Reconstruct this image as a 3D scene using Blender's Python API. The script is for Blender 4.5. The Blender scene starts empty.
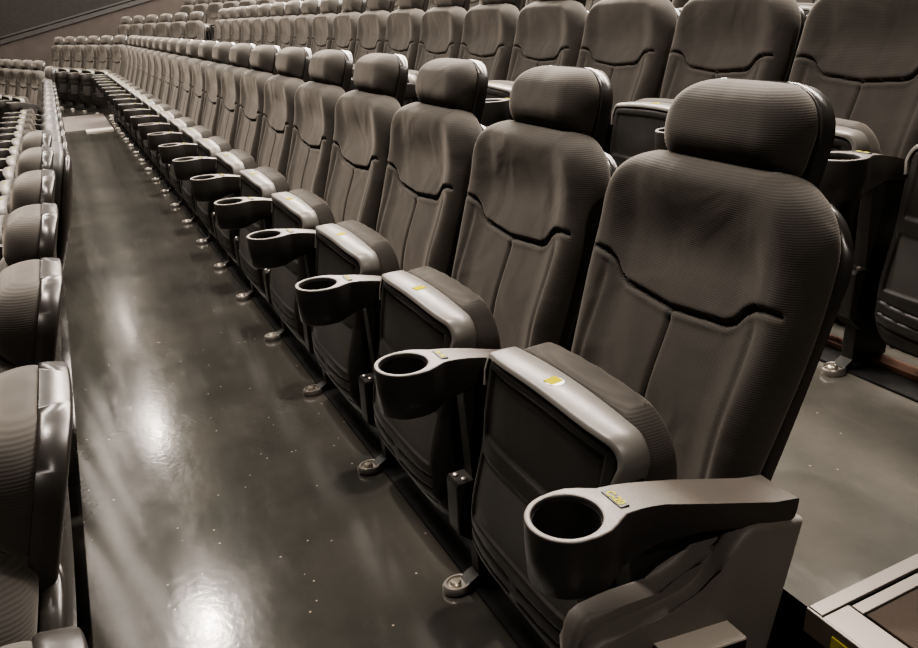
import bpy, bmesh, math, random
from mathutils import Vector, Matrix, kdtree
random.seed(7)
PI = math.pi
C = bpy.context.scene.collection
P = 0.56          # seat spacing along a row
RP = 1.0975       # row pitch, front to back
RH = 0.2627       # rise of each tier
WO = (11.718, -0.031); WT = 0.27353     # where the angled side block starts, and its turn
sn, cs = math.sin(WT), math.cos(WT)

# ------------------------------------------------------------------ materials
def new_mat(name, base, rough=0.5, spec=0.5, metal=0.0):
    m = bpy.data.materials.new(name); m.use_nodes = True
    b = m.node_tree.nodes['Principled BSDF']
    b.inputs['Base Color'].default_value = (*base, 1)
    b.inputs['Roughness'].default_value = rough
    b.inputs['Metallic'].default_value = metal
    b.inputs['Specular IOR Level'].default_value = spec
    return m, m.node_tree, b
def N(nt, t, **kw):
    n = nt.nodes.new(t)
    for k, v in kw.items():
        if k in n.inputs: n.inputs[k].default_value = v
        else: setattr(n, k, v)
    return n
def ramp(nt, src, p0, c0, p1, c1):
    r = nt.nodes.new('ShaderNodeValToRGB')
    r.color_ramp.elements[0].position = p0; r.color_ramp.elements[0].color = (*c0, 1)
    r.color_ramp.elements[1].position = p1; r.color_ramp.elements[1].color = (*c1, 1)
    nt.links.new(src, r.inputs[0]); return r
def bump(nt, b, src, strength, dist, prev=None):
    n = N(nt, 'ShaderNodeBump'); n.inputs['Strength'].default_value = strength; n.inputs['Distance'].default_value = dist
    nt.links.new(src, n.inputs['Height'])
    if prev: nt.links.new(prev.outputs[0], n.inputs['Normal'])
    nt.links.new(n.outputs[0], b.inputs['Normal']); return n

def fabric_mat(name, base, ribs=85.0):
    m, nt, b = new_mat(name, base, 0.85, 0.25)
    b.inputs['Sheen Weight'].default_value = 0.22
    b.inputs['Sheen Roughness'].default_value = 0.5
    b.inputs['Sheen Tint'].default_value = (0.9, 0.81, 0.71, 1)
    tc = N(nt, 'ShaderNodeTexCoord')
    oi = N(nt, 'ShaderNodeObjectInfo')
    ad = N(nt, 'ShaderNodeVectorMath', operation='ADD')
    sc = N(nt, 'ShaderNodeVectorMath', operation='SCALE'); sc.inputs['Scale'].default_value = 40.0
    cmb = N(nt, 'ShaderNodeCombineXYZ')
    nt.links.new(oi.outputs['Random'], cmb.inputs[0]); nt.links.new(oi.outputs['Random'], cmb.inputs[1])
    nt.links.new(cmb.outputs[0], sc.inputs[0]); nt.links.new(tc.outputs['Object'], ad.inputs[0]); nt.links.new(sc.outputs[0], ad.inputs[1])
    nz = N(nt, 'ShaderNodeTexNoise'); nz.inputs['Scale'].default_value = 9.0; nz.inputs['Detail'].default_value = 4.0
    nt.links.new(ad.outputs[0], nz.inputs['Vector'])
    r = ramp(nt, nz.outputs['Fac'], 0.3, tuple(c*0.82 for c in base), 0.75, tuple(c*1.22 for c in base))
    # woven ribs
    wv = N(nt, 'ShaderNodeTexWave', wave_type='BANDS', bands_direction='Z'); wv.inputs['Scale'].default_value = ribs
    wv.inputs['Distortion'].default_value = 0.5; wv.inputs['Detail'].default_value = 1.0
    nt.links.new(tc.outputs['Object'], wv.inputs['Vector'])
    rm = ramp(nt, wv.outputs['Fac'], 0.15, (0.86,)*3, 0.8, (1.12,)*3)
    ml = N(nt, 'ShaderNodeMix', data_type='RGBA', blend_type='MULTIPLY'); ml.inputs['Factor'].default_value = 1.0
    nt.links.new(r.outputs[0], ml.inputs['A']); nt.links.new(rm.outputs[0], ml.inputs['B'])
    nt.links.new(ml.outputs['Result'], b.inputs['Base Color'])
    b1 = bump(nt, b, wv.outputs['Fac'], 0.2, 0.0010)
    # soft dents and creases, different on each seat
    dn = N(nt, 'ShaderNodeTexNoise'); dn.inputs['Scale'].default_value = 7.0; dn.inputs['Detail'].default_value = 1.5; dn.inputs['Distortion'].default_value = 0.8
    nt.links.new(ad.outputs[0], dn.inputs['Vector'])
    bump(nt, b, dn.outputs['Fac'], 0.28, 0.03, b1)
    return m
def plastic_mat(name, base, rough, grain=0.1, spec=0.5):
    m, nt, b = new_mat(name, base, rough, spec)
    tc = N(nt, 'ShaderNodeTexCoord')
    nz = N(nt, 'ShaderNodeTexNoise'); nz.inputs['Scale'].default_value = 420.0; nz.inputs['Detail'].default_value = 2.0
    nt.links.new(tc.outputs['Object'], nz.inputs['Vector'])
    bump(nt, b, nz.outputs['Fac'], grain, 0.001)
    n2 = N(nt, 'ShaderNodeTexNoise'); n2.inputs['Scale'].default_value = 14.0; n2.inputs['Detail'].default_value = 5.0
    nt.links.new(tc.outputs['Object'], n2.inputs['Vector'])
    r = ramp(nt, n2.outputs['Fac'], 0.3, (rough*0.85,)*3, 0.8, (min(1, rough*1.2),)*3)
    nt.links.new(r.outputs[0], b.inputs['Roughness'])
    return m
FAB = fabric_mat('charcoal_fabric', (0.038, 0.0345, 0.0305))
BLK = plastic_mat('black_plastic', (0.016, 0.015, 0.0135), 0.48)
GRY = plastic_mat('dark_grey_panel', (0.045, 0.043, 0.039), 0.5)
SHL = plastic_mat('shell_plastic', (0.024, 0.022, 0.020), 0.3, 0.05)
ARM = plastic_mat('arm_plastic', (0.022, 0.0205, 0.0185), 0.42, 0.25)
ATP = plastic_mat('arm_top_lit_plastic', (0.125, 0.112, 0.098), 0.45, 0.35)  # arm plastic made paler to paint in the overhead light
TRM = plastic_mat('grey_trim', (0.135, 0.128, 0.116), 0.40, 0.05)
PNL = plastic_mat('end_panel_plastic', (0.13, 0.118, 0.105), 0.55, 0.5)
STL, _, _ = new_mat('dull_steel', (0.42, 0.39, 0.36), 0.38, 0.5, 0.85)
BOLT, _, _ = new_mat('bolt', (0.55, 0.50, 0.42), 0.35, 0.5, 0.9)
YEL, _, _ = new_mat('yellow_ink', (0.34, 0.30, 0.0), 0.9, 0.05)
PYL, _, _ = new_mat('pale_yellow_ink', (0.40, 0.37, 0.06), 0.9, 0.05)
WHT, _, _ = new_mat('white_sticker', (0.85, 0.85, 0.82), 0.5)
PIN = plastic_mat('raw_board_edge', (0.36, 0.20, 0.14), 0.7)
ALU, _, _ = new_mat('aluminium_profile', (0.16, 0.143, 0.128), 0.45, 0.5, 0.6)
MAT = plastic_mat('step_carpet', (0.055, 0.044, 0.036), 0.95, 1.0, 0.1)
RIS = plastic_mat('riser_black', (0.010, 0.010, 0.010), 0.75, 0.3, 0.12)
PAL = plastic_mat('pale_strip', (0.085, 0.072, 0.065), 0.6)
LGT = plastic_mat('pale_lid', (0.60, 0.55, 0.48), 0.4)

def floor_mat(name, k):
    m, nt, b = new_mat(name, (0.03, 0.031, 0.028), 0.25, 0.5)
    tc = N(nt, 'ShaderNodeTexCoord')
    n1 = N(nt, 'ShaderNodeTexNoise'); n1.inputs['Scale'].default_value = 2.1; n1.inputs['Detail'].default_value = 7.0; n1.inputs['Roughness'].default_value = 0.6
    nt.links.new(tc.outputs['Object'], n1.inputs['Vector'])
    c1 = ramp(nt, n1.outputs['Fac'], 0.30, tuple(k*c for c in (0.026, 0.027, 0.024)), 0.74, tuple(k*c for c in (0.060, 0.056, 0.049)))
    # scuffs stretched along the walkway
    mp = N(nt, 'ShaderNodeMapping'); mp.inputs['Scale'].default_value = (1.4, 4.5, 1.0)
    nt.links.new(tc.outputs['Object'], mp.inputs[0])
    n2 = N(nt, 'ShaderNodeTexNoise'); n2.inputs['Scale'].default_value = 3.0; n2.inputs['Detail'].default_value = 8.0; n2.inputs['Roughness'].default_value = 0.7
    nt.links.new(mp.outputs[0], n2.inputs['Vector'])
    c2 = ramp(nt, n2.outputs['Fac'], 0.56, (0, 0, 0), 0.80, (0.35, 0.35, 0.35))
    mx = N(nt, 'ShaderNodeMix', data_type='RGBA'); nt.links.new(c2.outputs[0], mx.inputs['Factor'])
    nt.links.new(c1.outputs[0], mx.inputs['A']); mx.inputs['B'].default_value = (0.085*k, 0.078*k, 0.066*k, 1)
    # crumbs and dust specks
    vo = N(nt, 'ShaderNodeTexVoronoi', feature='F1'); vo.inputs['Scale'].default_value = 32.0
    nt.links.new(tc.outputs['Object'], vo.inputs['Vector'])
    sp = N(nt, 'ShaderNodeSeparateColor'); nt.links.new(vo.outputs['Color'], sp.inputs[0])
    g1 = N(nt, 'ShaderNodeMath', operation='GREATER_THAN'); g1.inputs[1].default_value = 0.72; nt.links.new(sp.outputs[0], g1.inputs[0])
    g2 = N(nt, 'ShaderNodeMath', operation='LESS_THAN'); g2.inputs[1].default_value = 0.085; nt.links.new(vo.outputs['Distance'], g2.inputs[0])
    gg = N(nt, 'ShaderNodeMath', operation='MULTIPLY'); nt.links.new(g1.outputs[0], gg.inputs[0]); nt.links.new(g2.outputs[0], gg.inputs[1])
    m2 = N(nt, 'ShaderNodeMix', data_type='RGBA'); nt.links.new(gg.outputs[0], m2.inputs['Factor'])
    nt.links.new(mx.outputs['Result'], m2.inputs['A']); m2.inputs['B'].default_value = (0.28, 0.24, 0.19, 1)
    nt.links.new(m2.outputs['Result'], b.inputs['Base Color'])
    rr = ramp(nt, n2.outputs['Fac'], 0.3, (0.10,)*3, 0.8, (0.21,)*3)
    nt.links.new(rr.outputs[0], b.inputs['Roughness'])
    n3 = N(nt, 'ShaderNodeTexNoise'); n3.inputs['Scale'].default_value = 55.0; n3.inputs['Detail'].default_value = 6.0
    nt.links.new(tc.outputs['Object'], n3.inputs['Vector'])
    bump(nt, b, n3.outputs['Fac'], 0.08, 0.003)
    return m
FLR = floor_mat('worn_dark_floor', 1.0); FL2 = floor_mat('worn_lit_floor', 2.1)  # second: same floor, paler to paint in light reflecting off the upper tiers
def wall_mat(name, a, c, sc):
    m, nt, b = new_mat(name, a, 0.9, 0.2)
    tc = N(nt, 'ShaderNodeTexCoord')
    n1 = N(nt, 'ShaderNodeTexNoise'); n1.inputs['Scale'].default_value = sc; n1.inputs['Detail'].default_value = 5.0
    nt.links.new(tc.outputs['Object'], n1.inputs['Vector'])
    r = ramp(nt, n1.outputs['Fac'], 0.3, a, 0.75, c); nt.links.new(r.outputs[0], b.inputs['Base Color'])
    return m
WUP = wall_mat('upper_wall_fabric', (0.015, 0.014, 0.0133), (0.0205, 0.0192, 0.018), 30)
WLO = wall_mat('lower_wall_paint', (0.038, 0.032, 0.029), (0.047, 0.040, 0.036), 6)
CEI = wall_mat('ceiling_paint', (0.05, 0.048, 0.045), (0.06, 0.057, 0.054), 4)

# ------------------------------------------------------------------ object helpers
def link(name, bm, mats, parent=None, smooth=True, matrix=None, angle=40):
    bmesh.ops.recalc_face_normals(bm, faces=bm.faces)
    me = bpy.data.meshes.new(name); bm.to_mesh(me); bm.free()
    for m in (mats if isinstance(mats, (list, tuple)) else [mats]): me.materials.append(m)
    if smooth:
        me.polygons.foreach_set('use_smooth', [True]*len(me.polygons))
        try: me.set_sharp_from_angle(angle=math.radians(angle))
        except Exception: pass
    o = bpy.data.objects.new(name, me); C.objects.link(o)
    if parent: o.parent = parent
    if matrix: o.matrix_local = matrix
    return o
def thing(name, label, cat, loc=(0, 0, 0), rz=0, group=None):
    o = bpy.data.objects.new(name, None); C.objects.link(o)
    o.location = loc; o.rotation_euler = (0, 0, rz); o.empty_display_size = 0.1
    o['label'] = label; o['category'] = cat
    if group: o['group'] = group
    return o
def box(bm, x0, x1, y0, y1, z0, z1, bev=0.0, mi=0, seg=2):
    vs = [bm.verts.new((x, y, z)) for x in (x0, x1) for y in (y0, y1) for z in (z0, z1)]
    fs = []
    for a in ((0, 1, 3, 2), (4, 6, 7, 5), (0, 4, 5, 1), (2, 3, 7, 6), (0, 2, 6, 4), (1, 5, 7, 3)):
        f = bm.faces.new([vs[i] for i in a]); f.material_index = mi; fs.append(f)
    if bev:
        es = {e for f in fs for e in f.edges}
        r = bmesh.ops.bevel(bm, geom=list(es), offset=bev, segments=seg, affect='EDGES', profile=0.6)
        for f in r['faces']: f.material_index = mi
def prism(bm, pts, x0, x1, mi=0, bev=0.0, seg=2):
    """pts: (y, z) polygon extruded between x0 and x1"""
    a = [bm.verts.new((x0, y, z)) for y, z in pts]; b = [bm.verts.new((x1, y, z)) for y, z in pts]
    n = len(pts); fs = [bm.faces.new(a), bm.faces.new(b[::-1])]
    for i in range(n): fs.append(bm.faces.new((a[i], b[i], b[(i+1) % n], a[(i+1) % n])))
    for f in fs: f.material_index = mi
    if bev:
        es = [e for e in fs[0].edges] + [e for e in fs[1].edges]
        r = bmesh.ops.bevel(bm, geom=es, offset=bev, segments=seg, affect='EDGES', profile=0.6)
        for f in r['faces']: f.material_index = mi
def disc_stack(bm, prof, cx, cy, ax=1.0, ay=1.0, n=28, mi=0, cap0=True, cap1=True):
    rings = []
    for r, z in prof:
        rings.append([bm.verts.new((cx+ax*r*math.cos(2*PI*i/n), cy+ay*r*math.sin(2*PI*i/n), z)) for i in range(n)])
    for a, b in zip(rings, rings[1:]):
        for i in range(n):
            bm.faces.new((a[i], a[(i+1) % n], b[(i+1) % n], b[i])).material_index = mi
    if cap0: bm.faces.new(rings[0][::-1]).material_index = mi
    if cap1: bm.faces.new(rings[-1]).material_index = mi

def sstep(a, b, x):
    t = max(0.0, min(1.0, (x-a)/(b-a))); return t*t*(3-2*t)
def arc(e, R):
    t = max(0.0, min(1.0, e/R)); return math.sqrt(max(0.0, 1-(1-t)**2))
def pad(hw, v0, v1, front, back, Rf, Rb, mapf, nu=48, nv=48, rim=0.5, uneven=True, matf=None, prod=False):
    """closed cushion-like body: outline half-width hw(v), front/back offsets front(u,v), back(u,v)"""
    bm = bmesh.new()
    def dist(i, n):
        x = -1+2*i/n
        return math.sin(x*PI/2)*0.6+x*0.4 if uneven else x
    G = {}
    K = 260; op = []
    for k in range(K+1):
        v = v0+(v1-v0)*(dist(k, K)+1)/2; op += [(hw(v), v), (-hw(v), v)]
    for v in (v0, v1):
        for k in range(81): op.append((hw(v)*(k/40-1), v))
    kd = kdtree.KDTree(len(op))
    for k, q in enumerate(op): kd.insert((q[0], q[1], 0), k)
    kd.balance()
    for side in (0, 1):
        for j in range(nv+1):
            v = v0+(v1-v0)*(dist(j, nv)+1)/2
            w = hw(v)
            for i in range(nu+1):
                edge = i in (0, nu) or j in (0, nv)
                if side == 1 and edge: G[1, i, j] = G[0, i, j]; continue
                u = w*dist(i, nu)
                e = min(max(0.0, w-abs(u)), kd.find((u, v, 0))[2])
                f, b = front(u, v), back(u, v)
                m = b+(f-b)*rim
                af, ab = arc(e, Rf), arc(e, Rb)
                if prod:
                    ex, ey = max(0.0, w-abs(u)), min(v-v0, v1-v)
                    af, ab = arc(ex, Rf)*arc(ey, Rf), arc(ex, Rb)*arc(ey, Rb)
                h = m+(f-m)*af if side == 0 else m+(b-m)*ab
                if edge: h = m
                G[side, i, j] = bm.verts.new(mapf(u, v, h))
    for side in (0, 1):
        for j in range(nv):
            for i in range(nu):
                q = (G[side, i, j], G[side, i+1, j], G[side, i+1, j+1], G[side, i, j+1])
                fc = bm.faces.new(q if side == 0 else q[::-1])
                if matf: fc.material_index = matf((i+.5)/nu, (j+.5)/nv, side)
    return bm
def round_hw(W, v0, v1, rt, rb, taper=0.0, power=2.0):
    def f(v):
        w = W-taper*(v1-v)/(v1-v0)
        a = v-(v1-rt)
        if rt and a > 0: w -= rt*(1-max(0, 1-(a/rt)**power)**(1/power))
        b = (v0+rb)-v
        if rb and b > 0: w -= rb*(1-max(0, 1-(b/rb)**power)**(1/power))
        return w
    return f

# ------------------------------------------------------------------ one cinema seat, built once
TA = math.radians(16.3)
def tilt(d0, z0):
    def f(u, v, h): return (u, -(d0+v*math.sin(TA)-h*math.cos(TA)), z0+v*math.cos(TA)+h*math.sin(TA))
    return f
BV = 0.573                                              # length of the back cushion up the slope
seam_pts = [(0.0, 0.310), (0.128, 0.321), (0.146, 0.330), (0.165, 0.353), (0.183, 0.364), (0.205, 0.367), (0.232, 0.367)]
def seam_dist(u, v):
    u = abs(u); best = 9
    for (a, b), (c, d) in zip(seam_pts, seam_pts[1:]):
        t = max(0, min(1, ((u-a)*(c-a)+(v-b)*(d-b))/((c-a)**2+(d-b)**2)))
        best = min(best, math.hypot(u-a-t*(c-a), v-b-t*(d-b)))
    return best
def seam_v(u):
    u = abs(u)
    for (a, b), (c, d) in zip(seam_pts, seam_pts[1:]):
        if u <= c: return b+(d-b)*(u-a)/(c-a)
    return seam_pts[-1][1]
def back_front(u, v):
    h = 0.055
    above = sstep(-0.004, 0.012, v-seam_v(u))
    inner = 1-sstep(0.185, 0.245, abs(u))
    h += 0.007*above*inner                              # the head pad swells over the seam
    h += 0.044*sstep(0.39, 0.545, v)*(1-(u/0.3)**2)  # and leans forward at its top
    h -= 0.010*math.exp(-((v-0.435)/0.085)**2)*(1-sstep(0.0, 0.21, abs(u)))   # worn hollow
    h += 0.022*sstep(0.13, 0.235, abs(u))               # side bolsters
    h -= 0.010*sstep(0.30, 0.10, v)*0 
    h += 0.012*math.exp(-((v-0.16)/0.10)**2)*inner      # lumbar
    d = seam_dist(u, v)
    h -= 0.012*math.exp(-(d/0.0042)**2)
    h += 0.004*math.exp(-((v-seam_v(u)+0.011)/0.006)**2)*inner
    if v < seam_v(0): h -= 0.007*math.exp(-(u/0.0045)**2)*sstep(0.0, 0.01, seam_v(0)-v+0.003)
    h -= 0.005*math.exp(-((abs(u)-0.19)/0.008)**2)*sstep(0.01, 0.05, seam_v(u)-v)
    return h
def hwb(v):
    w = 0.262-0.024*sstep(0.36, 0.0, v)-0.010*sstep(0.38, BV, v)
    a = v-(BV-0.120)
    if a > 0: w -= 0.125*(1-math.sqrt(max(0, 1-(a/0.120)**2.1)))
    b = 0.05-v
    if b > 0: w -= 0.05*(1-math.sqrt(max(0, 1-(b/0.05)**2)))
    return w
bm_back = pad(hwb, 0.0, BV, back_front, lambda u, v: 0.0, 0.050, 0.02, tilt(0.372, 0.378), nu=120, nv=150, rim=0.25)
hws = round_hw(0.267, 0.0, 0.59, 0.12, 0.05, 0.035)
bmesh.ops.smooth_vert(bm_back, verts=[v for v in bm_back.verts if v.co.z > 0.905], factor=0.5, use_axis_x=True, use_axis_y=True, use_axis_z=True)
bmesh.ops.smooth_vert(bm_back, verts=[v for v in bm_back.verts if v.co.z > 0.905], factor=0.5, use_axis_x=True, use_axis_y=True, use_axis_z=True)
bm_shell = pad(hws, 0.0, 0.59, lambda u, v: 0.0, lambda u, v: -0.030-0.028*math.sin(PI*min(1, max(0, v/0.6)))*(1-(u/0.30)**2),
               0.012, 0.05, tilt(0.362, 0.338), nu=32, nv=32, rim=0.45)
# headrest cushion and its shell
HV = 0.152
def hwh(v):
    w = 0.160-0.010*(1-v/HV)
    a = v-(HV-0.088)
    if a > 0: w -= 0.100*(1-max(0, 1-(a/0.088)**2.1)**0.5)
    b = 0.03-v
    if b > 0: w -= 0.03*(1-math.sqrt(max(0, 1-(b/0.03)**2)))
    return w
bm_head = pad(hwh, 0.0, HV, lambda u, v: 0.060+0.016*(1-(u/0.18)**2)*math.sin(PI*min(1, v/HV*0.7+0.12)), lambda u, v: 0.0, 0.060, 0.01, tilt(0.517, 0.916), nu=64, nv=44, rim=0.02, prod=True)
for _ in range(4): bmesh.ops.smooth_vert(bm_head, verts=bm_head.verts, factor=0.5, use_axis_x=True, use_axis_y=True, use_axis_z=True)
def hwhs(v):
    w = 0.163
    a = v-(0.157-0.090)
    if a > 0: w -= 0.102*(1-max(0, 1-(a/0.090)**2.1)**0.5)
    b = -0.04-v
    if b > 0: w -= 0.03*(1-max(0, 1-(b/0.03)**2)**0.5)
    return w
bm_hsh = pad(hwhs, -0.07, 0.157, lambda u, v: 0.0, lambda u, v: -0.028-0.010*(1-(u/0.18)**2), 0.004, 0.014, tilt(0.517, 0.916), nu=36, nv=32, rim=0.15)
# folded seat: fabric cushion (towards the back) and plastic pan (towards the walkway)
def flat(u, v, h): return (u*0.955, h, v+(0.004-0.012*(u/0.22)**2)*sstep(0.50, 0.58, v))                     # h = y
hwp = round_hw(0.222, 0.105, 0.602, 0.042, 0.05, 0.012, 2.3)
hwc = round_hw(0.224, 0.150, 0.619, 0.100, 0.05, 0.0, 1.9)
bm_cush = pad(hwc, 0.150, 0.617, lambda u, v: -0.192, lambda u, v: -0.252-0.030*math.sin(PI*min(1, max(0, (v-0.12)/0.52)))*(1-(u/0.26)**2)-0.0016*math.cos(u/0.224*22)*sstep(0.45, 0.60, v), 0.004, 0.060, flat, nu=56, nv=56, rim=0.12, prod=True)
for _ in range(5): bmesh.ops.smooth_vert(bm_cush, verts=bm_cush.verts, factor=0.5, use_axis_x=True, use_axis_y=True, use_axis_z=True)
def groove(x, w): return math.exp(-(x/w)**2)
def pan_front(u, v):
    h = -0.128 + 0.020*sstep(0.60, 0.44, v) + 0.038*sstep(0.46, 0.25, v) - 0.035*sstep(0.20, 0.105, v)
    h -= 0.020*abs(u/0.222)**4
    au = abs(u)
    # upper recessed panel with a rounded outline
    e = min(0.184-au, 0.572-v, v-0.432)
    h -= 0.007*sstep(-0.002, 0.004, e)
    e2 = min(0.184-au, 0.395-v, v-0.262)
    h -= 0.005*sstep(-0.002, 0.004, e2)
    if au > 0.012:
        c = 0.012*(1-(au/0.2)**2)
        for z0 in (0.236, 0.205, 0.170):
            h -= 0.006*groove(v-(z0-c), 0.0032)*(1-sstep(0.184, 0.200, au))*sstep(0.012, 0.02, au)
    return h
def pan_mat(a, b, side):
    v = 0.105+0.497*((math.sin((-1+2*b)*PI/2)*0.6+(-1+2*b)*0.4)+1)/2
    u = 0.21*(math.sin((-1+2*a)*PI/2)*0.6+(-1+2*a)*0.4)
    return 1 if side == 0 and abs(u) < 0.176 and (0.262 < v < 0.395) else 0
bm_pan = pad(hwp, 0.105, 0.602, pan_front, lambda u, v: -0.190, 0.022, 0.004, flat, nu=110, nv=150, rim=0.62, matf=pan_mat)
def trim_bm():
    """glossy strip wrapped over the top of the folded pan, down round both corners"""
    bm = bmesh.new(); prof = []
    W, r, zt = 0.2250, 0.042, 0.6055
    prof.append((-W+0.008, zt-0.072))
    for k in range(13):
        a = PI-PI/2*k/12; prof.append((-W+r+r*math.cos(a)*1.0, zt-r+r*math.sin(a)))
    for k in range(9): prof.append((-W+r+(2*(W-r))*(k+1)/10, zt+0.002*math.sin(PI*(k+1)/10)))
    for k in range(13):
        a = PI/2-PI/2*k/12; prof.append((W-r+r*math.cos(a), zt-r+r*math.sin(a)))
    prof.append((W-0.008, zt-0.072))
    rows = []
    n = len(prof)
    for k, (x, z) in enumerate(prof):
        t = abs(x)/W
        drop = sstep(0.0, 1.0, (zt-z)/0.072)
        yf = -0.127-0.020*abs(x/0.225)**4+0.012*drop; yb = -0.194
        nx, nz = (0, 1)
        a = prof[max(0, k-1)]; b = prof[min(n-1, k+1)]
        tx, tz = b[0]-a[0], b[1]-a[1]; L = math.hypot(tx, tz); nx, nz = -tz/L, tx/L
        sec = [(yf+0.002, -0.010), (yf+0.001, -0.003), (yf-0.003, 0.0), ((yf+yb)/2, 0.0012), (yb+0.003, 0.0), (yb, -0.003), (yb, -0.010)]
        cz = 0.004-0.012*(x/0.22)**2
        rows.append([bm.verts.new((x*0.955+nx*o, y, z+nz*o+cz)) for y, o in sec])
    for a, b in zip(rows, rows[1:]):
        for i in range(6): bm.faces.new((a[i], a[i+1], b[i+1], b[i]))
        bm.faces.new((a[6], a[0], b[0], b[6]))
    bm.faces.new(rows[0]); bm.faces.new(rows[-1][::-1])
    return bm
bm_trim = trim_bm()
def tag_bm(first=False):
    bm = bmesh.new(); z = 0.6132
    # the seat-number sticker: a slanted yellow square; on the nearest seat it sits on a white round one
    M = Matrix.Translation((0, -0.160, z)) @ Matrix.Rotation(0.15, 4, 'Z')
    def quad(x0, x1, y0, y1, dz, mi):
        f = bm.faces.new([bm.verts.new(M @ Vector((x, y, dz))) for x, y in ((x0, y0), (x1, y0), (x1, y1), (x0, y1))]); f.material_index = mi
        r = bmesh.ops.extrude_face_region(bm, geom=[f]); vs = [g for g in r['geom'] if isinstance(g, bmesh.types.BMVert)]
        for v in vs: v.co.z -= 0.0018
    quad(-0.010, 0.012, -0.013, 0.013, 0.0, 0)
    if first:
        vs = [bm.verts.new(M @ Vector((-0.004+0.016*math.cos(2*PI*i/24), 0.015*math.sin(2*PI*i/24), -0.0004))) for i in range(24)]
        f = bm.faces.new(vs); f.material_index = 1
        r = bmesh.ops.extrude_face_region(bm, geom=[f])
        for g in r['geom']:
            if isinstance(g, bmesh.types.BMVert): g.co.z -= 0.0012
    return bm
# armrest with cup holder
ZA = 0.575
def arm_top(d): return ZA-0.074*sstep(0.04, 0.42, d)
FLARE = [0.0]
def arm_hw(d):                                          # half width of the arm behind the ring
    return 0.0265+0.0075*sstep(0.16, 0.06, d)+FLARE[0]*sstep(0.05, 0.25, d)
R0, RIN = 0.0568, 0.0465
def arm_outline(a, AL):
    """distance from ring centre to the outline in direction a (0 = straight back)"""
    ca, sa = math.cos(a), abs(math.sin(a))
    best = R0
    if ca > 0:
        d, st = 0.0, 0.0015
        r = R0
        while r < 0.42:
            x, y = r*ca, r*sa
            lim = arm_hw(x)
            if x < 0.085: lim = max(lim, math.sqrt(max(0, R0*R0-x*x)) if x < R0 else 0, 0.0275+0.0292*(1-sstep(0.02, 0.095, x)))
            if y > lim or x > AL: break
            r += st
        best = max(R0, r)
    return best
def arm_bm(bend=0.0, AL=0.345):
    bm = bmesh.new()
    angs = []
    n1 = 40
    for i in range(n1): angs.append(0.5+(2*PI-1.0)*i/(n1-1))
    for i in range(1, 18): angs.append(-0.5+1.0*i/18)
    angs = sorted(a % (2*PI) for a in angs)
    ew = 0.026+FLARE[0]; extra = [math.atan2(ew, AL-0.002), 2*PI-math.atan2(ew, AL-0.002)]
    angs = sorted(angs+extra); n = len(angs)
    def pt(r, a, z):
        d = r*math.cos(a); x = r*math.sin(a)
        bx = -bend*sstep(0.10, 0.37, d)
        return (x+bx, -d, z)
    outs = [arm_outline(a, AL) for a in angs]
    loops = []
    def dof(r, a): return r*math.cos(a)
    K = 10
    # cup: bottom of hole, wall of hole, lip, then the top surface out to the edge
    loops.append([bm.verts.new(pt(RIN-0.004, a, 0.492)) for a in angs])
    loops.append([bm.verts.new(pt(RIN, a, 0.50)) for a in angs])
    loops.append([bm.verts.new(pt(RIN, a, ZA-0.004)) for a in angs])
    loops.append([bm.verts.new(pt(RIN+0.0015, a, ZA-0.0008)) for a in angs])
    loops.append([bm.verts.new(pt(RIN+0.0035, a, ZA)) for a in angs])
    for k in range(1, K+1):
        lp = []
        for a, o in zip(angs, outs):
            r = RIN+0.0035+(o-0.003-RIN-0.0035)*k/K
            dip = -0.0015*sstep(0.0, 0.01, r-R0)
            lp.append(bm.verts.new(pt(r, a, arm_top(dof(r, a))+dip*0)))
        loops.append(lp)
    lp = [bm.verts.new(pt(o-0.0008, a, arm_top(dof(o, a))-0.0012)) for a, o in zip(angs, outs)]; loops.append(lp)
    lp = [bm.verts.new(pt(o, a, arm_top(dof(o, a))-0.004)) for a, o in zip(angs, outs)]; loops.append(lp)
    def low(d): return 0.478*(1-sstep(0.03, 0.23, d))+(arm_top(d)-0.046+0.010*sstep(0.18, 0.36, d))*sstep(0.03, 0.23, d)
    lp = [bm.verts.new(pt(o-0.001, a, (arm_top(dof(o, a))+low(dof(o, a)))/2)) for a, o in zip(angs, outs)]; loops.append(lp)
    lp = [bm.verts.new(pt(o-0.004, a, low(dof(o, a))+0.004)) for a, o in zip(angs, outs)]; loops.append(lp)
    lp = [bm.verts.new(pt(o-0.009, a, low(dof(o, a)))) for a, o in zip(angs, outs)]; loops.append(lp)
    for k in (0.7, 0.35):
        loops.append([bm.verts.new(pt((o-0.009)*k, a, low(dof((o-0.009)*k, a)))) for a, o in zip(angs, outs)])
    for a, b in zip(loops, loops[1:]):
        for i in range(n): bm.faces.new((a[i], b[i], b[(i+1) % n], a[(i+1) % n]))
    bm.faces.new(loops[0]); bm.faces.new(loops[-1][::-1])
    bmesh.ops.recalc_face_normals(bm, faces=bm.faces); bm.normal_update()
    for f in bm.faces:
        if f.normal.z > 0.55 and f.calc_center_median().z > 0.495: f.material_index = 1  # upward faces get the paler colour with light painted in
    return bm
bm_arm = arm_bm()
def liner_bm():
    bm = bmesh.new()
    disc_stack(bm, [(0.0, 0.4945), (0.041, 0.4945), (0.0445, 0.498), (0.0458, 0.566), (0.0462, 0.566), (0.0452, 0.4965), (0.041, 0.4935), (0.0, 0.4935)], 0, 0, n=40, cap0=False, cap1=False)
    bmesh.ops.remove_doubles(bm, verts=bm.verts, dist=1e-6)
    return bm
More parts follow.
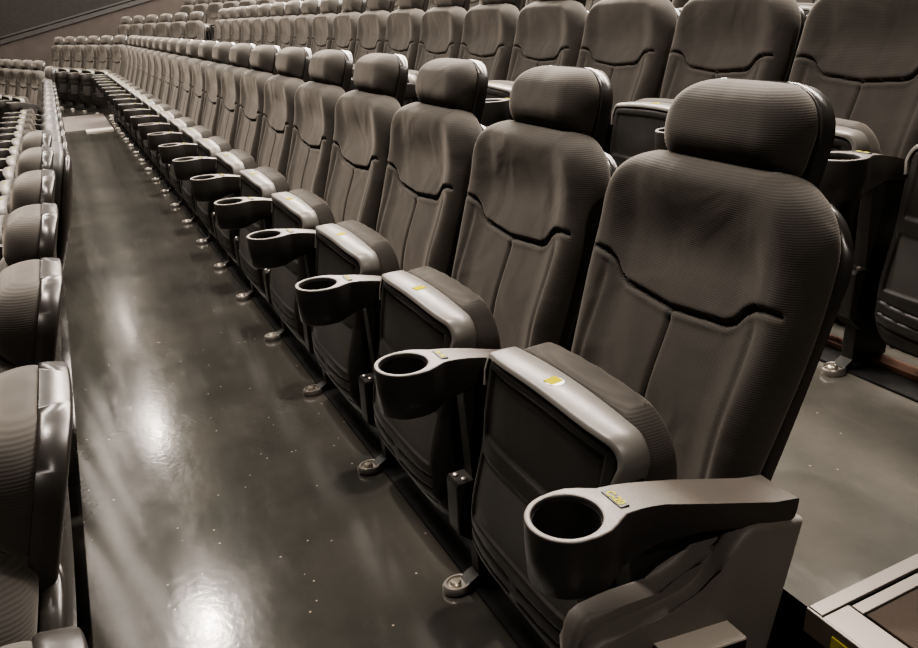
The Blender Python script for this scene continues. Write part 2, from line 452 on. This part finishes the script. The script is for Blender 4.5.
def text_mesh(s, size):
    cu = bpy.data.curves.new('t', 'FONT'); cu.body = s; cu.size = size; cu.align_x = 'CENTER'; cu.align_y = 'CENTER'; cu.extrude = 0.0004; cu.offset = 0.0006
    o = bpy.data.objects.new('t', cu); C.objects.link(o)
    dg = bpy.context.evaluated_depsgraph_get(); me = bpy.data.meshes.new_from_object(o.evaluated_get(dg))
    bpy.data.objects.remove(o); return me
def plate_bm(txt=None):
    bm = bmesh.new(); d = 0.078
    z = arm_top(d)
    box(bm, -0.022, 0.022, -d-0.0075, -d+0.0075, z-0.002, z+0.0022, 0.0006, 0, 1)
    if txt:
        me = text_mesh(txt, 0.0165)
        b2 = bmesh.new(); b2.from_mesh(me)
        b2.transform(Matrix.Translation((0, -d, z+0.0024)) @ Matrix.Rotation(PI, 4, 'Z'))
        for f in b2.faces: f.material_index = 1
        me2 = bpy.data.meshes.new('t'); b2.to_mesh(me2); b2.free(); bm.from_mesh(me2)
    else:
        for x0, x1 in ((-0.016, -0.005), (0.003, 0.015)):
            box(bm, x0, x1, -d-0.005, -d+0.004, z+0.0015, z+0.0028, 0, 1)
    return bm
# standard under the armrest and its cast foot
def post_bm():
    bm = bmesh.new()
    prism(bm, [(-0.115, 0.50), (-0.125, 0.30), (-0.130, 0.02), (-0.26, 0.02), (-0.255, 0.30), (-0.30, 0.45), (-0.33, 0.475)], -0.018, 0.018, 0, 0.004)
    prism(bm, [(-0.085, 0.275), (-0.085, 0.16), (-0.13, 0.12), (-0.15, 0.12), (-0.15, 0.285), (-0.09, 0.285)], -0.026, 0.026, 0, 0.004)
    return bm
def foot_bm():
    bm = bmesh.new()
    disc_stack(bm, [(0.034, 0.0), (0.036, 0.006), (0.035, 0.014), (0.031, 0.019), (0.026, 0.019), (0.024, 0.014), (0.0, 0.014)], 0, -0.085, 0.80, 1.0, 28, 0, cap1=False)
    disc_stack(bm, [(0.0135, 0.013), (0.0135, 0.020), (0.010, 0.024), (0.0, 0.025)], 0, -0.080, 1, 1, 16, 1, cap1=False)
    prism(bm, [(-0.100, 0.002), (-0.100, 0.016), (-0.115, 0.024), (-0.136, 0.036), (-0.136, 0.002)], -0.018, 0.018, 2, 0.003)
    bmesh.ops.remove_doubles(bm, verts=bm.verts, dist=1e-6)
    return bm
def screws_bm():
    bm = bmesh.new()
    for x, y, z in ((0.010, -0.100, 0.285), (-0.014, -0.108, 0.285)):
        disc_stack(bm, [(0.006, z-0.002), (0.006, z+0.004), (0.003, z+0.006)], x, y, n=12)
    return bm

seat = thing('cinema_seat', '', 'cinema seat', (0, 0, 0))
back = link('backrest', bm_back, FAB, seat, angle=75)
shell = link('back_shell', bm_shell, SHL, seat, angle=60)
head = link('headrest', bm_head, FAB, seat, angle=75)
hsh = link('headrest_shell', bm_hsh, SHL, head, angle=60)
hsh['label'] = 'glossy plastic headrest shell'
cush = link('seat_cushion', bm_cush, FAB, seat, angle=75)
pan = link('seat_pan', bm_pan, [BLK, GRY], seat, angle=60)
trim = link('trim_strip', bm_trim, TRM, pan, angle=50); trim['label'] = 'glossy grey front edge strip'
tag = link('number_tag', tag_bm(), [YEL, WHT], pan, smooth=False); tag['label'] = 'yellow seat number sticker'
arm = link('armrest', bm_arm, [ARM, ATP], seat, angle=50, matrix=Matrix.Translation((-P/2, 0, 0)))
liner = link('cup_liner', liner_bm(), BLK, arm)
plate = link('number_plate', plate_bm(), [BLK, PYL], arm, smooth=False); plate['label'] = 'small dark plate with yellow characters'
post = link('support_post', post_bm(), BLK, seat, smooth=False, matrix=Matrix.Translation((-P/2, 0, 0)))
foot = link('floor_foot', foot_bm(), [STL, BOLT, BLK], post); foot['label'] = 'cast metal foot bolted to floor'
scr = link('screw_head', screws_bm(), STL, post)

def kids(o): return [c for c in C.objects if c.parent == o]
TREE = [(c, kids(c)) for c in kids(seat)]
def copy_seat(loc, rz, label, group, proto_used=[False]):
    if not proto_used[0]:
        proto_used[0] = True; s = seat; m = {c.name.split('.')[0]: c for c, _ in TREE}
    else:
        s = seat.copy(); C.objects.link(s); m = {}
        for c, gs in TREE:
            d = c.copy(); C.objects.link(d); d.parent = s; m[c.name.split('.')[0]] = d
            for g in gs:
                e = g.copy(); C.objects.link(e); e.parent = d
    s.location = loc; s.rotation_euler = (0, 0, rz); s['label'] = label; s['group'] = group
    return s, m
def end_arm(s):
    """the second armrest at the far end of a row, and its standard"""
    for c, gs in TREE:
        if c in (arm, post):
            d = c.copy(); C.objects.link(d); d.parent = s
            d.matrix_local = Matrix.Translation((P/2, 0, 0))
            for g in gs:
                e = g.copy(); C.objects.link(e); e.parent = d

ORD = ['first', 'second', 'third', 'fourth', 'fifth', 'sixth', 'seventh', 'eighth', 'ninth', 'tenth', 'eleventh', 'twelfth', 'thirteenth',
       'fourteenth', 'fifteenth', 'sixteenth', 'seventeenth', 'eighteenth', 'nineteenth', 'twentieth', 'twenty-first', 'twenty-second']
near = {0: 'big folded charcoal cinema seat in front, at the row end beside the steps',
        1: 'folded charcoal cinema seat just beyond the nearest one beside the walkway'}
row_info = {0: (-1, 18, 'seats of the lower row at the left edge'),
            1: (0, 20, 'seats of the row lining the walkway'),
            2: (0, 19, 'seats of the second row up'),
            3: (3, 19, 'seats of the third row up')}
seat1 = None
for r in (1, 0, 2, 3):
    n0, n1, grp = row_info[r]
    for n in range(n0, n1):
        dx = {1: 0.0, 0: -0.008}.get(r, -0.03)
        loc = ((n+.5)*P+dx, -RP*(r-1)+((0.04 if n < 6 else -0.05) if r == 0 else 0), RH*(r-1))
        if r == 1 and n in near: lab = near[n]
        elif r == 0: lab = f'charcoal cinema seat seen from behind, {ORD[n-n0]} from the bottom in lower row'
        elif r == 1: lab = f'folded charcoal cinema seat, {ORD[n]} from the steps in the walkway row'
        else: lab = f'folded charcoal cinema seat, {ORD[n-n0]} from the right in the {[0,0,"second","third"][r]} row up'
        s, m = copy_seat(loc, 0, lab, grp)
        if r == 0 and 6 <= n <= 16:                      # these low-backed ones have no headrest
            for c in list(kids(m['headrest'])): bpy.data.objects.remove(c)
            bpy.data.objects.remove(m['headrest'])
            sl = m['backrest'].material_slots[0]; sl.link = 'OBJECT'; sl.material = BLK
        if n == n1-1: end_arm(s)
        if r == 1 and n == 0: seat1 = (s, m)
# angled side block
for r in (0, 1, 2, 3):
    D = RP*(r-1); sh = -0.4*P*(r-1)
    ox = WO[0]+D*sn+sh*cs; oy = WO[1]-D*cs+sh*sn
    wh = ['lowest', 'second lowest', 'third', 'topmost'][r]
    for k in range(6):
        x = ox+(k+.5)*P*cs; y = oy+(k+.5)*P*sn
        s, m = copy_seat((x, y, RH*(r-1)), WT, f'far charcoal cinema seat, {ORD[k]} from the bend, {wh} row of angled side block',
                         f'seats in the {wh} row of the angled side block')
        if k == 5: end_arm(s)

FLARE[0] = 0.010; b = arm_bm(0.018, 0.372); bmesh.ops.recalc_face_normals(b, faces=b.faces)
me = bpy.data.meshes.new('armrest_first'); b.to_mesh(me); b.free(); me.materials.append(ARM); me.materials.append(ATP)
me.polygons.foreach_set('use_smooth', [True]*len(me.polygons)); me.set_sharp_from_angle(angle=math.radians(50))
seat1[1]['armrest'].data = me
# special pieces of the nearest seat: readable number plate, sticker on a white dot, end panel with its step light
s, m = seat1
m['support_post'].matrix_local = Matrix.Translation((-P/2+0.030, 0, 0))
for c in kids(m['armrest']):
    if c.name.startswith('number_plate'):
        me = bpy.data.meshes.new('number_plate_first'); b = plate_bm('C-20'); b.to_mesh(me); b.free()
        me.materials.append(BLK); me.materials.append(PYL); c.data = me
for c in kids(m['seat_pan']):
    if c.name.startswith('number_tag'):
        me = bpy.data.meshes.new('number_tag_first'); b = tag_bm(True); b.to_mesh(me); b.free()
        me.materials.append(YEL); me.materials.append(WHT); c.data = me
        c['label'] = 'yellow square sticker over a white round one'
def end_panel_bm():
    bm = bmesh.new()
    top = [(-0.388, 0.462), (-0.300, 0.484), (-0.280, 0.485), (-0.264, 0.478), (-0.249, 0.466), (-0.238, 0.452), (-0.226, 0.434), (-0.213, 0.417), (-0.196, 0.405), (-0.175, 0.399),
           (-0.121, 0.395), (-0.068, 0.396), (-0.026, 0.397), (-0.010, 0.393), (0.0, 0.382), (0.004, 0.362)]
    prism(bm, top+[(0.0, 0.02), (-0.30, 0.02)], -0.058, -0.024, 0, 0.010, 3)
    inner = [(-0.300, 0.474), (-0.280, 0.470), (-0.256, 0.459), (-0.235, 0.446), (-0.214, 0.432), (-0.190, 0.419), (-0.165, 0.412), (-0.140, 0.410), (-0.075, 0.416), (-0.020, 0.420), (-0.004, 0.412), (0.005, 0.396), (0.008, 0.372)]
    prism(bm, inner+[(0.0, 0.15), (-0.30, 0.15)], -0.030, 0.006, 0, 0.010, 3)
    return bm
ep = link('end_panel', end_panel_bm(), PNL, s, matrix=Matrix.Translation((-P/2, 0, 0)), angle=45)
ep['label'] = 'moulded grey end panel sweeping up to the armrest'
def light_box_bm():
    bm = bmesh.new()
    prism(bm, [(-0.247, 0.331), (-0.108, 0.352), (-0.097, 0.344), (-0.10, 0.298), (-0.247, 0.277)], -0.098, -0.052, 0, 0.004, 2)
    return bm
lb = link('step_light_box', light_box_bm(), BLK, ep, angle=45); lb['label'] = 'small box on the end panel'
def lid_bm():
    bm = bmesh.new()
    prism(bm, [(-0.246, 0.3295), (-0.108, 0.3505), (-0.108, 0.3555), (-0.246, 0.3345)], -0.097, -0.055, 0, 0.0015, 2)
    return bm
ld = link('box_lid', lid_bm(), LGT, ep, angle=45); ld['label'] = 'pale lid of the small box'

# ------------------------------------------------------------------ the setting
def struct(name, bm, mats, smooth=False):
    o = link(name, bm, mats, smooth=smooth); o['kind'] = 'structure'; return o
XW = 15.62
def bound(D, xa):
    """polyline at distance D behind the walkway row's armrest line: straight, then turned with the side block"""
    t = (-D+D*cs-WO[1])/sn
    xm = WO[0]+D*sn+t*cs
    tx = (XW-(WO[0]+D*sn))/cs
    return [(xa, -D), (xm, -D), (XW, WO[1]-D*cs+tx*sn)]
bm = bmesh.new()
XA = {-1: -3.2, 0: -3.2, 1: -3.2, 2: -0.045, 3: -0.045, 4: -0.045, 5: -0.045}
for r in range(-1, 6):
    a = bound(0.44+RP*(r-1), XA[r]); b = bound(0.44+RP*(r-2), XA[r]); z = RH*(r-1); zl = z-RH-0.02
    va = [bm.verts.new((x, y, z)) for x, y in a]; vb = [bm.verts.new((x, y, z)) for x, y in b]
    vl = [bm.verts.new((x, y, zl)) for x, y in b]; vk = [bm.verts.new((x, y, zl)) for x, y in a]
    for i in (0, 1):
        f = bm.faces.new((va[i], va[i+1], vb[i+1], vb[i])); f.material_index = 2 if r > 1 else 0
        f = bm.faces.new((vb[i], vb[i+1], vl[i+1], vl[i])); f.material_index = 1
    f = bm.faces.new((va[0], vb[0], vl[0], vk[0])); f.material_index = 1
fl = struct('floor', bm, [FLR, RIS, FL2])

# black strip as painted-in floor shade, and raw board edge under the rows
for k, r in enumerate((1, 2, 3)):
    y0 = -RP*(r-1); z0 = RH*(r-1); x0, x1 = (-0.02, 11.25) if r == 1 else (-0.04, 10.7)
    bm = bmesh.new(); box(bm, x0, x1, y0-0.205, y0-0.115, z0-0.004, z0+0.006, 0.002, 0, 1)
    struct(f'trim_{2*k+1}', bm, RIS)
    bm = bmesh.new(); box(bm, x0, x1, y0-0.255, y0-0.207, z0-0.002, z0+0.018, 0.002, 0, 1)
    struct(f'trim_{2*k+2}', bm, PIN)

# the stepped aisle beside the row ends: carpet tread in an aluminium frame with a yellow corner mark
bm = bmesh.new()
for r in (2, 3, 4):
    y1 = -0.44-RP*(r-2); z = RH*(r-1)
    box(bm, -1.4, -0.046, y1-RP+0.001, y1, z-RH-0.02, z-0.003, 0, 0)
o = struct('floor_aisle', bm, RIS)
def frame_bm():
    bm = bmesh.new(); z = RH
    box(bm, -0.072, -0.046, -1.53, -0.440, z-0.003, z+0.004, 0.0012, 0, 1)
    box(bm, -0.1000, -0.078, -1.53, -0.500, z-0.003, z+0.003, 0.0012, 0, 1)
    box(bm, -1.4, -0.074, -0.498, -0.438, z-0.003, z+0.003, 0.0012, 0, 1)
    box(bm, -1.4, -0.046, -0.4395, -0.434, z-0.045, z+0.003, 0.0012, 0, 1)
    return bm
struct('trim_7', frame_bm(), ALU)
bm = bmesh.new(); box(bm, -1.4, -0.104, -1.53, -0.502, RH-0.003, RH+0.004, 0.001, 0, 1)
o = link('step_mat', bm, MAT, smooth=False); o['label'] = 'dark carpet mat set in a metal frame on the aisle step'; o['category'] = 'mat'
bm = bmesh.new(); box(bm, -0.17, -0.10, -0.4335, -0.431, RH-0.040, RH-0.012, 0, 0)
struct('trim_8', bm, YEL)

# pale metal-edged threshold across the far end of the walkway
bm = bmesh.new()
box(bm, 10.3, 12.2, -0.03, 0.60, -0.002, 0.010, 0.002, 0, 1)
o = link('threshold_plate', bm, PAL, smooth=False); o['label'] = 'pale threshold plate across the far end of the walkway'; o['category'] = 'threshold'
bm = bmesh.new(); box(bm, 10.05, 10.29, -0.03, 0.28, -0.002, 0.014, 0.002, 0, 1)
link('bright_edge', bm, LGT, o, smooth=False)

# side wall with sloping rail, ceiling
def rail_z(y): return 0.985+(1.21-y)*0.232
bm = bmesh.new(); x = XW
ys = (7.0, -7.0)
lo = [bm.verts.new((x, y, -2.2)) for y in ys]; mi_ = [bm.verts.new((x, y, rail_z(y))) for y in ys]; up = [bm.verts.new((x, y, 4.9)) for y in ys]
bm.faces.new((lo[0], lo[1], mi_[1], mi_[0])).material_index = 0
bm.faces.new((mi_[0], mi_[1], up[1], up[0])).material_index = 1
w = struct('wall_far', bm, [WLO, WUP])
bm = bmesh.new()
for dz, hgt, dep in ((0.0, 0.075, 0.03), (0.09, 0.03, 0.05)):
    p = [(7.0, rail_z(7.0)+dz), (-7.0, rail_z(-7.0)+dz), (-7.0, rail_z(-7.0)+dz+hgt), (7.0, rail_z(7.0)+dz+hgt)]
    prism(bm, p, x-dep, x, 0)
struct('trim_9', bm, BLK)
bm = bmesh.new()
f = bm.faces.new([bm.verts.new(q) for q in ((-8, -7, 4.9), (XW, -7, 4.9), (XW, 7, 4.9), (-8, 7, 4.9))])
struct('ceiling', bm, CEI)

# ------------------------------------------------------------------ light
def lamp(x, y, z, watts, size, col=(1.0, 0.895, 0.80), spread=PI*0.8):
    l = bpy.data.lights.new('downlight', 'AREA'); l.shape = 'DISK'; l.size = size; l.energy = watts; l.color = col; l.spread = spread
    o = bpy.data.objects.new('downlight', l); o.location = (x, y, z); C.objects.link(o)
for i in range(1, 5):
    lamp(-3.35+4.72*i, 0.25, 4.5, 70, 0.14)
lamp(-3.35, 0.25, 4.5, 80, 0.16)
def fill_lamp(x, y, z, sx, sy, watts, tx=0.0):  # unseen soft strips, added to fill in overhead light
    l = bpy.data.lights.new('ceiling_fill', 'AREA'); l.shape = 'RECTANGLE'; l.size = sx; l.size_y = sy; l.energy = watts; l.color = (1.0, 0.895, 0.80)
    o = bpy.data.objects.new('ceiling_fill', l); o.location = (x, y, z); o.rotation_euler = (tx, 0, 0); C.objects.link(o)
fill_lamp(8.0, -3.1, 4.8, 14, 0.8, 2200)
fill_lamp(8.0, -6.0, 4.8, 14, 1.2, 2200)
fill_lamp(8.2, 1.15, 4.6, 14, 0.5, 700)
w = bpy.data.worlds.new('World'); bpy.context.scene.world = w; w.use_nodes = True
bg = w.node_tree.nodes['Background']; bg.inputs[0].default_value = (1.0, 0.91, 0.82, 1); bg.inputs[1].default_value = 0.03

# ------------------------------------------------------------------ camera
cam = bpy.data.cameras.new('camera'); co = bpy.data.objects.new('camera', cam); C.objects.link(co)
ya, pi_, ro = math.radians(-25.1917), math.radians(-21.9942), math.radians(-3.0868)
f = Vector((math.cos(ya)*math.cos(pi_), math.sin(ya)*math.cos(pi_), math.sin(pi_)))
rt = f.cross(Vector((0, 0, 1))).normalized(); u = rt.cross(f)
r2 = rt*math.cos(ro)+u*math.sin(ro); u2 = -rt*math.sin(ro)+u*math.cos(ro)
M = Matrix((r2, u2, -f)).transposed().to_4x4(); M.translation = Vector((-0.7232, 0.4812, 1.2009))
co.matrix_world = M
cam.sensor_width = 36; cam.lens = 785.34/918*36; cam.clip_start = 0.02
sc = bpy.context.scene; sc.camera = co
sc.view_settings.view_transform = 'AgX'; sc.view_settings.look = 'AgX - Medium High Contrast'
sc.view_settings.exposure = 0.28
